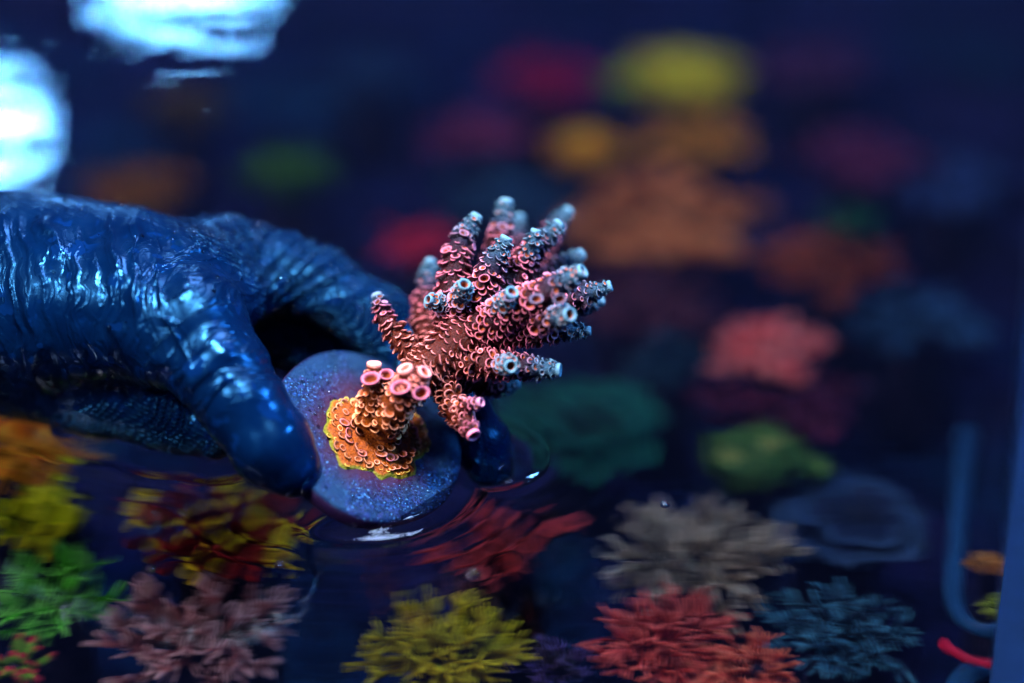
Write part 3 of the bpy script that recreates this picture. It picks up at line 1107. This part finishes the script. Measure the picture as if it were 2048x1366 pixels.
def plates(label, px, py, wpx, z, body, tip, seed=1, n=4, name="plate_coral", cat="coral", rise=.32):
    """thin wavy shelves one above the other"""
    o, dist_ = below(px, py, z)
    R = wpx * K * dist_ / 2
    root = empty(name, o)
    tag(root, label, cat)
    mat = m_reef(name + "_tissue", body, tip)
    rock_base(root, o - np.array([0, 0, .4]), R * 0.45, o[2] - .4)
    r = random.Random(seed)
    for i in range(n):
        Rk = R * (1.0 - .13 * i) * r.uniform(.85, 1)
        c = o + np.array([r.uniform(-.15, .15) * R, r.uniform(-.15, .15) * R, i * rise * R * .5])
        v, f, tt = [], [], []
        na_, nr_ = 40, 7
        for side_ in (0, 1):
            for q in range(nr_ + 1):
                for j in range(na_):
                    a = 2 * math.pi * j / na_
                    rr_ = Rk * q / nr_ * (1 + .10 * math.sin(3 * a + seed + i) + .07 * math.sin(7 * a + i * 2) + .03 * math.sin(13 * a))
                    z_ = .22 * Rk * (q / nr_) ** 2 + .06 * Rk * math.sin(5 * a + i) * q / nr_ - (0 if side_ == 0 else .06 * Rk * (1 - .6 * q / nr_))
                    v.append(c + np.array([rr_ * math.cos(a), rr_ * math.sin(a), z_]))
                    tt.append(q / nr_)
        m0 = (nr_ + 1) * na_
        for q in range(nr_):
            for j in range(na_):
                k = (j + 1) % na_
                f.append((q * na_ + j, (q + 1) * na_ + j, (q + 1) * na_ + k, q * na_ + k))
                f.append((m0 + q * na_ + j, m0 + q * na_ + k, m0 + (q + 1) * na_ + k, m0 + (q + 1) * na_ + j))
        for j in range(na_):
            k = (j + 1) % na_
            f.append((nr_ * na_ + j, m0 + nr_ * na_ + j, m0 + nr_ * na_ + k, nr_ * na_ + k))
        MB().add(v, f, t=tt).build("shelf", mat, o, root)
    return root


# --- near the lens, lower edge of the picture
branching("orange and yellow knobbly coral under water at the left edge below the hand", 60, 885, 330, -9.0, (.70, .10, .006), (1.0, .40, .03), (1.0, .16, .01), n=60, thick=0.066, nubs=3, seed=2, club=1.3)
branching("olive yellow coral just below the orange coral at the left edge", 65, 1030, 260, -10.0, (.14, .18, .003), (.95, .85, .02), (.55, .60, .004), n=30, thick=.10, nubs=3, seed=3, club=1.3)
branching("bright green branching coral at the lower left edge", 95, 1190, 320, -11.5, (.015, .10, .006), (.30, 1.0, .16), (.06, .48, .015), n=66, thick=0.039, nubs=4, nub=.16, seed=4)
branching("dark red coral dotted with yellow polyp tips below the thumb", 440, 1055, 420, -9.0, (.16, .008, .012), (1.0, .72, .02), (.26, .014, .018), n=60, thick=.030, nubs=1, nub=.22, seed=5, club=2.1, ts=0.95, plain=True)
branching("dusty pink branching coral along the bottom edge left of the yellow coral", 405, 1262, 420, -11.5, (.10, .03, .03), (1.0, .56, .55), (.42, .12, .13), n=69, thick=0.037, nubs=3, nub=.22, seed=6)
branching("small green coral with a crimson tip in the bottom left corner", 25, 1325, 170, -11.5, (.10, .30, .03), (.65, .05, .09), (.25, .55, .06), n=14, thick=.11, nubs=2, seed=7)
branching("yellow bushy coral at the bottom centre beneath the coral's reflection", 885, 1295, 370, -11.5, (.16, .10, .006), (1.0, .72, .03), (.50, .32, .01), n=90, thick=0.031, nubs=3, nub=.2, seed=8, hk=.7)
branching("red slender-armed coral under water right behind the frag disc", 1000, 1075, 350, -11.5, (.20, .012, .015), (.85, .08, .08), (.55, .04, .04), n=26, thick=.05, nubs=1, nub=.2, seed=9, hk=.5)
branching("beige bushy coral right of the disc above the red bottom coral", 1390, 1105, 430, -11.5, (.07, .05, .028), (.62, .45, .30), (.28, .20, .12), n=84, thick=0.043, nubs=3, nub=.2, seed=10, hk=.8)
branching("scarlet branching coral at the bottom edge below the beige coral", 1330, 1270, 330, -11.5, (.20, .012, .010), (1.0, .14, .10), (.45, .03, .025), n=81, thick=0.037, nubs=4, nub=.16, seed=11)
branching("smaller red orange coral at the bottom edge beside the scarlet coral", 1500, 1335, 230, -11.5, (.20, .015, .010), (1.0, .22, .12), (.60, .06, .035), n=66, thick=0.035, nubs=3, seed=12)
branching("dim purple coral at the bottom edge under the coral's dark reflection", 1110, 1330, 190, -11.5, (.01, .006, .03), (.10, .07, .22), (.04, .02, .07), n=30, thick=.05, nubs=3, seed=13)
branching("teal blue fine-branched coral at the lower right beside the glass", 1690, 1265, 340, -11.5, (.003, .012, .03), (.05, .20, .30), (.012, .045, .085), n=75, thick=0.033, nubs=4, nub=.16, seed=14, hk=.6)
plates("slate blue shelf coral right of the beige bushy coral", 1690, 1055, 350, -13.0, (.006, .014, .04), (.02, .05, .11), seed=3, n=3)
branching("orange tipped coral leaning on the right glass wall", 1980, 1120, 110, -11.5, (.30, .12, .02), (.95, .40, .10), (.75, .25, .03), n=18, thick=.11, nubs=2, seed=31, club=1.3)
branching("small olive green coral below the orange one at the right glass wall", 1995, 1215, 100, -11.5, (.06, .10, .01), (.35, .42, .05), (.18, .26, .02), n=16, thick=.12, nubs=2, seed=32, club=1.3)
# --- middle distance
mound("yellow green dome coral in the middle of the right half", 1505, 915, 200, -10.4, (.022, .055, .010), (.21, .20, .05), seed=2, hk=.62)
mound("small green nub coral touching the yellow green dome", 1630, 935, 80, -10.8, (.02, .055, .010), (.10, .14, .03), seed=5, hk=.6)
branching("salmon red lobed coral above the green dome", 1540, 695, 250, -10.2, (.5, .03, .03), (1.0, .24, .20), (.9, .06, .06), n=40, thick=.12, nubs=2, nub=.24, seed=44, club=1.25, hk=.8, name="stubby_coral")
plates("large dark green plate coral behind the index fingertip", 1150, 880, 360, -13.0, (.002, .028, .022), (.005, .065, .048), seed=5, n=4)
branching("crimson coral behind the left tips of the held coral", 835, 480, 183, -10.6, (0.189, 0.0045, 0.0135), (.60, .025, .06), (0.42, 0.01, 0.03), n=26, thick=.12, nubs=2, nub=.24, seed=46, club=1.25, hk=.8, name="stubby_coral")
branching("broad brown orange coral behind the upper right of the held coral", 1330, 430, 432, -10.8, (0.1575, 0.036, 0.009), (.68, .20, .065), (0.35, 0.08, 0.02), n=40, thick=.12, nubs=2, nub=.24, seed=47, club=1.25, hk=.5, name="stubby_coral")
mound("amber coral left of the orange one in the background", 1175, 300, 140, -10.6, (.50, .17, .006), (.75, .32, .012), seed=8, hk=.7)
branching("orange coral between the yellow cap and the brown orange coral", 1400, 280, 248, -10.6, (0.171, 0.0495, 0.0054), (.65, .23, .02), (0.38, 0.11, 0.012), n=26, thick=.12, nubs=2, nub=.24, seed=49, club=1.25, hk=.7, name="stubby_coral")
mound("bright yellow cap coral at the top of the background", 1375, 155, 230, -10.2, (.55, .38, .01), (.95, .72, .03), seed=10, hk=.6)
mound("lime green knob at the left of the yellow cap coral", 1255, 165, 90, -10.4, (.18, .32, .01), (.36, .50, .02), seed=11, hk=.7)
branching("dark crimson coral at the top left of the yellow cap coral", 1095, 150, 248, -10.8, (0.09, 0.0014, 0.0135), (.36, .006, .055), (0.2, 0.003, 0.03), n=26, thick=.12, nubs=2, nub=.24, seed=52, club=1.25, hk=.6, name="stubby_coral")
branching("muted mauve pink coral below the dark crimson one", 960, 265, 226, -11.0, (0.054, 0.0072, 0.0225), (.24, .035, .09), (0.12, 0.016, 0.05), n=26, thick=.12, nubs=2, nub=.24, seed=53, club=1.25, hk=.6, name="stubby_coral")
mound("dull moss green coral in the left background above the knuckles", 580, 340, 180, -10.6, (.015, .045, .006), (.04, .11, .010), seed=14, hk=.6)
mound("faint olive brown coral between the two lamp reflections", 370, 215, 170, -11.0, (.06, .035, .01), (.13, .075, .02), seed=15, hk=.6)
branching("dim orange brown coral just above the back of the hand", 270, 375, 248, -10.8, (0.054, 0.018, 0.0036), (.22, .075, .012), (0.12, 0.04, 0.008), n=26, thick=.12, nubs=2, nub=.24, seed=56, club=1.25, hk=.5, name="stubby_coral")
branching("rust orange flat coral in the right background above the salmon one", 1650, 525, 313, -11.0, (0.054, 0.009, 0.0036), (.24, .045, .016), (0.12, 0.02, 0.008), n=40, thick=.12, nubs=2, nub=.24, seed=57, club=1.25, hk=.4, name="stubby_coral")
mound("small emerald coral above the rust orange flat coral", 1695, 445, 120, -11.0, (.004, .06, .025), (.012, .13, .045), seed=18, hk=.6)
branching("faded plum coral at the far right background", 1720, 310, 270, -11.2, (0.027, 0.0045, 0.0158), (.12, .02, .06), (0.06, 0.01, 0.035), n=40, thick=.12, nubs=2, nub=.24, seed=59, club=1.25, hk=.45, name="stubby_coral")
branching("dusky violet coral at the top right corner of the background", 1640, 130, 259, -11.4, (0.018, 0.0054, 0.018), (.08, .022, .07), (0.04, 0.012, 0.04), n=26, thick=.12, nubs=2, nub=.24, seed=60, club=1.25, hk=.45, name="stubby_coral")
mound("slate blue coral at the top centre left of the crimson one", 740, 150, 210, -11.4, (.006, .025, .075), (.016, .055, .13), seed=21, hk=.5)
branching("grey blue coral behind the tallest tip of the held coral", 1000, 390, 280, -11.4, (0.0027, 0.0113, 0.027), (.016, .05, .10), (0.006, 0.025, 0.06), n=40, thick=.12, nubs=2, nub=.24, seed=62, club=1.25, hk=.4, name="stubby_coral")
branching("navy teal coral between the salmon coral and the plate coral", 1330, 720, 226, -12.0, (0.0014, 0.0067, 0.0135), (.010, .035, .06), (0.003, 0.015, 0.03), n=26, thick=.12, nubs=2, nub=.24, seed=63, club=1.25, hk=.45, name="stubby_coral")
branching("low maroon coral on the floor between the salmon coral and the green dome", 1560, 800, 324, -13.0, (0.0135, 0.0018, 0.0054), (.07, .010, .03), (0.03, 0.004, 0.012), n=40, thick=.12, nubs=2, nub=.24, seed=64, club=1.25, hk=.35, name="stubby_coral")
branching("brownish purple coral between the held coral's right tip and the rust coral", 1290, 590, 302, -13.0, (0.0158, 0.0045, 0.009), (.08, .022, .035), (0.035, 0.01, 0.02), n=40, thick=.12, nubs=2, nub=.24, seed=65, club=1.25, hk=.4, name="stubby_coral")
branching("pale blue grey coral at the right side below the rust orange coral", 1830, 640, 280, -13.0, (0.0027, 0.0135, 0.036), (.02, .07, .16), (0.006, 0.03, 0.08), n=40, thick=.12, nubs=2, nub=.24, seed=66, club=1.25, hk=.4, name="stubby_coral")
branching("dim steel blue coral in front of the far glass wall at the upper right", 1900, 360, 280, -13.0, (0.0045, 0.0113, 0.045), (.025, .06, .18), (0.01, 0.025, 0.1), n=40, thick=.12, nubs=2, nub=.24, seed=67, club=1.25, hk=.4, name="stubby_coral")

# ------------------------------------------------------------------ glass side wall on the right, with its rim, a tray and a red hose
yaw = math.radians(13.5)
wd = np.array([math.sin(yaw), math.cos(yaw), 0])
wn = np.array([math.cos(yaw), -math.sin(yaw), 0])
w0 = P(2078, 1366, 1.0) - CAM
w0 = CAM + w0 * (CAM[2] / -w0[2])
w0 = np.array([w0[0], w0[1], 0.0])


def slab(a, b, z0, z1, th, name, mat, parent, origin):
    q = []
    for z_ in (z0, z1):
        q += [a + np.array([0, 0, z_]), b + np.array([0, 0, z_]), b + wn * th + np.array([0, 0, z_]), a + wn * th + np.array([0, 0, z_])]
    f_ = [(0, 3, 2, 1), (4, 5, 6, 7), (0, 1, 5, 4), (1, 2, 6, 5), (2, 3, 7, 6), (3, 0, 4, 7)]
    return MB().add(q, f_).build(name, mat, origin, parent, smooth=False)


MB_BLUE = m_plain("painted_blue_glow", (0.006, 0.09, 0.55), 0.2)  # blue glow of the lit glass edge, put into the rim's base colour
MB_PALE = m_plain("film_covered_glass", (0.002, 0.012, 0.07), 0.25)
MB_SEAL = m_plain("silicone_seam", (0.006, 0.03, 0.11), 0.4)
A, B_ = w0 - wd * 14, w0 + wd * 120
wall = empty("tank_wall", w0)
tag(wall, "blue tank side wall running along the right edge", "tank wall")
slab(A, B_, -11, 0.8, 1.2, "pane", MB_PALE, wall, w0)
slab(A - wn * .12, B_ - wn * .12, 0.8, 3.4, 1.6, "rim", MB_BLUE, wall, w0)
slab(A - wn * 1.1 + wd * .2, B_ - wn * 1.1, -11, -4.0, 0.9, "seam", MB_SEAL, wall, w0)

# a clear blue tray with rounded corners and a red hose lying against the wall, under water
def under_tube(pts, z, r_cm, name, mat, label, cat):
    c = np.array([below(px, py, z)[0] for px, py in pts])
    ln_ = spline(c, 60)
    v_, f_ = tube(ln_, np.full(60, r_cm), 10)
    return tag(MB().add(v_, f_).build(name, mat, c[0]), label, cat)


MT = m_plain("blue_acrylic", (0.006, 0.035, 0.10), 0.3)
under_tube([(2110, 1262), (2000, 1266), (1945, 1255), (1912, 1215), (1908, 1150), (1915, 1080), (1925, 960), (1936, 860)], -9, 0.27, "tray_rim", MT, "pale blue rounded rim of a tray along the right glass wall", "tray")
under_tube([(2110, 1330), (2000, 1335), (1945, 1345), (1915, 1380), (1905, 1440)], -9.5, 0.36, "pipe", MT, "short pale blue bent pipe in the bottom right corner", "pipe")
under_tube([(1885, 1285), (1905, 1300), (1940, 1318), (1985, 1330), (2015, 1338)], -8.5, 0.16, "hose", m_plain("red_rubber", (0.40, 0.006, 0.03), 0.35), "thin red hose under the tray rim at the lower right", "hose")

# fixtures hanging over the far left of the tank, seen as glare on the water
MH = m_plain("black_housing", (0.02, 0.02, 0.025), 0.4)


def m_led(strength):
    n = NT("led_panel")
    e = n.node("ShaderNodeEmission")
    e.inputs[0].default_value = (0.13, 0.45, 1.0, 1)
    e.inputs[1].default_value = strength
    n.link(e.outputs[0], n.out.inputs[0])
    return n.m


def fixture(px, py, hgt_, sx, sy, strength, label):
    r = FWD + (px - 1024) * K * RIGHT + (683 - py) * K * UP
    q = CAM + r * (CAM[2] / -r[2])
    r2 = r * np.array([1, 1, -1])
    o = q + r2 * (hgt_ / r2[2])
    root = empty("led_fixture", o)
    tag(root, label, "lamp", "lamps over the tank")
    v, f_ = [], []

    def box(x, y, z0, z1, name, mat):
        qq = [o + np.array([sx_ * x, sy_ * y, z_]) for z_ in (z0, z1) for sx_, sy_ in ((-1, -1), (1, -1), (1, 1), (-1, 1))]
        ob = MB().add(qq, [(0, 3, 2, 1), (4, 5, 6, 7), (0, 1, 5, 4), (1, 2, 6, 5), (2, 3, 7, 6), (3, 0, 4, 7)]).build(name, mat, o, root, smooth=False)
        bv_ = ob.modifiers.new("edge", 'BEVEL')
        bv_.width = 0.003
        bv_.segments = 2
        return ob
    box(sx / 2 + 1, sy / 2 + 1, 0.3, 3.0, "housing", MH)
    box(sx / 2, sy / 2, 0.0, 0.28, "led_panel", m_led(strength))
    return root


fixture(365, -52, 34, 10, 4.5, 300, "lamp whose glare lies on the water at the top left")
fixture(-22, 262, 34, 4, 5.5, 380, "lamp whose glare lies on the water above the wrist")
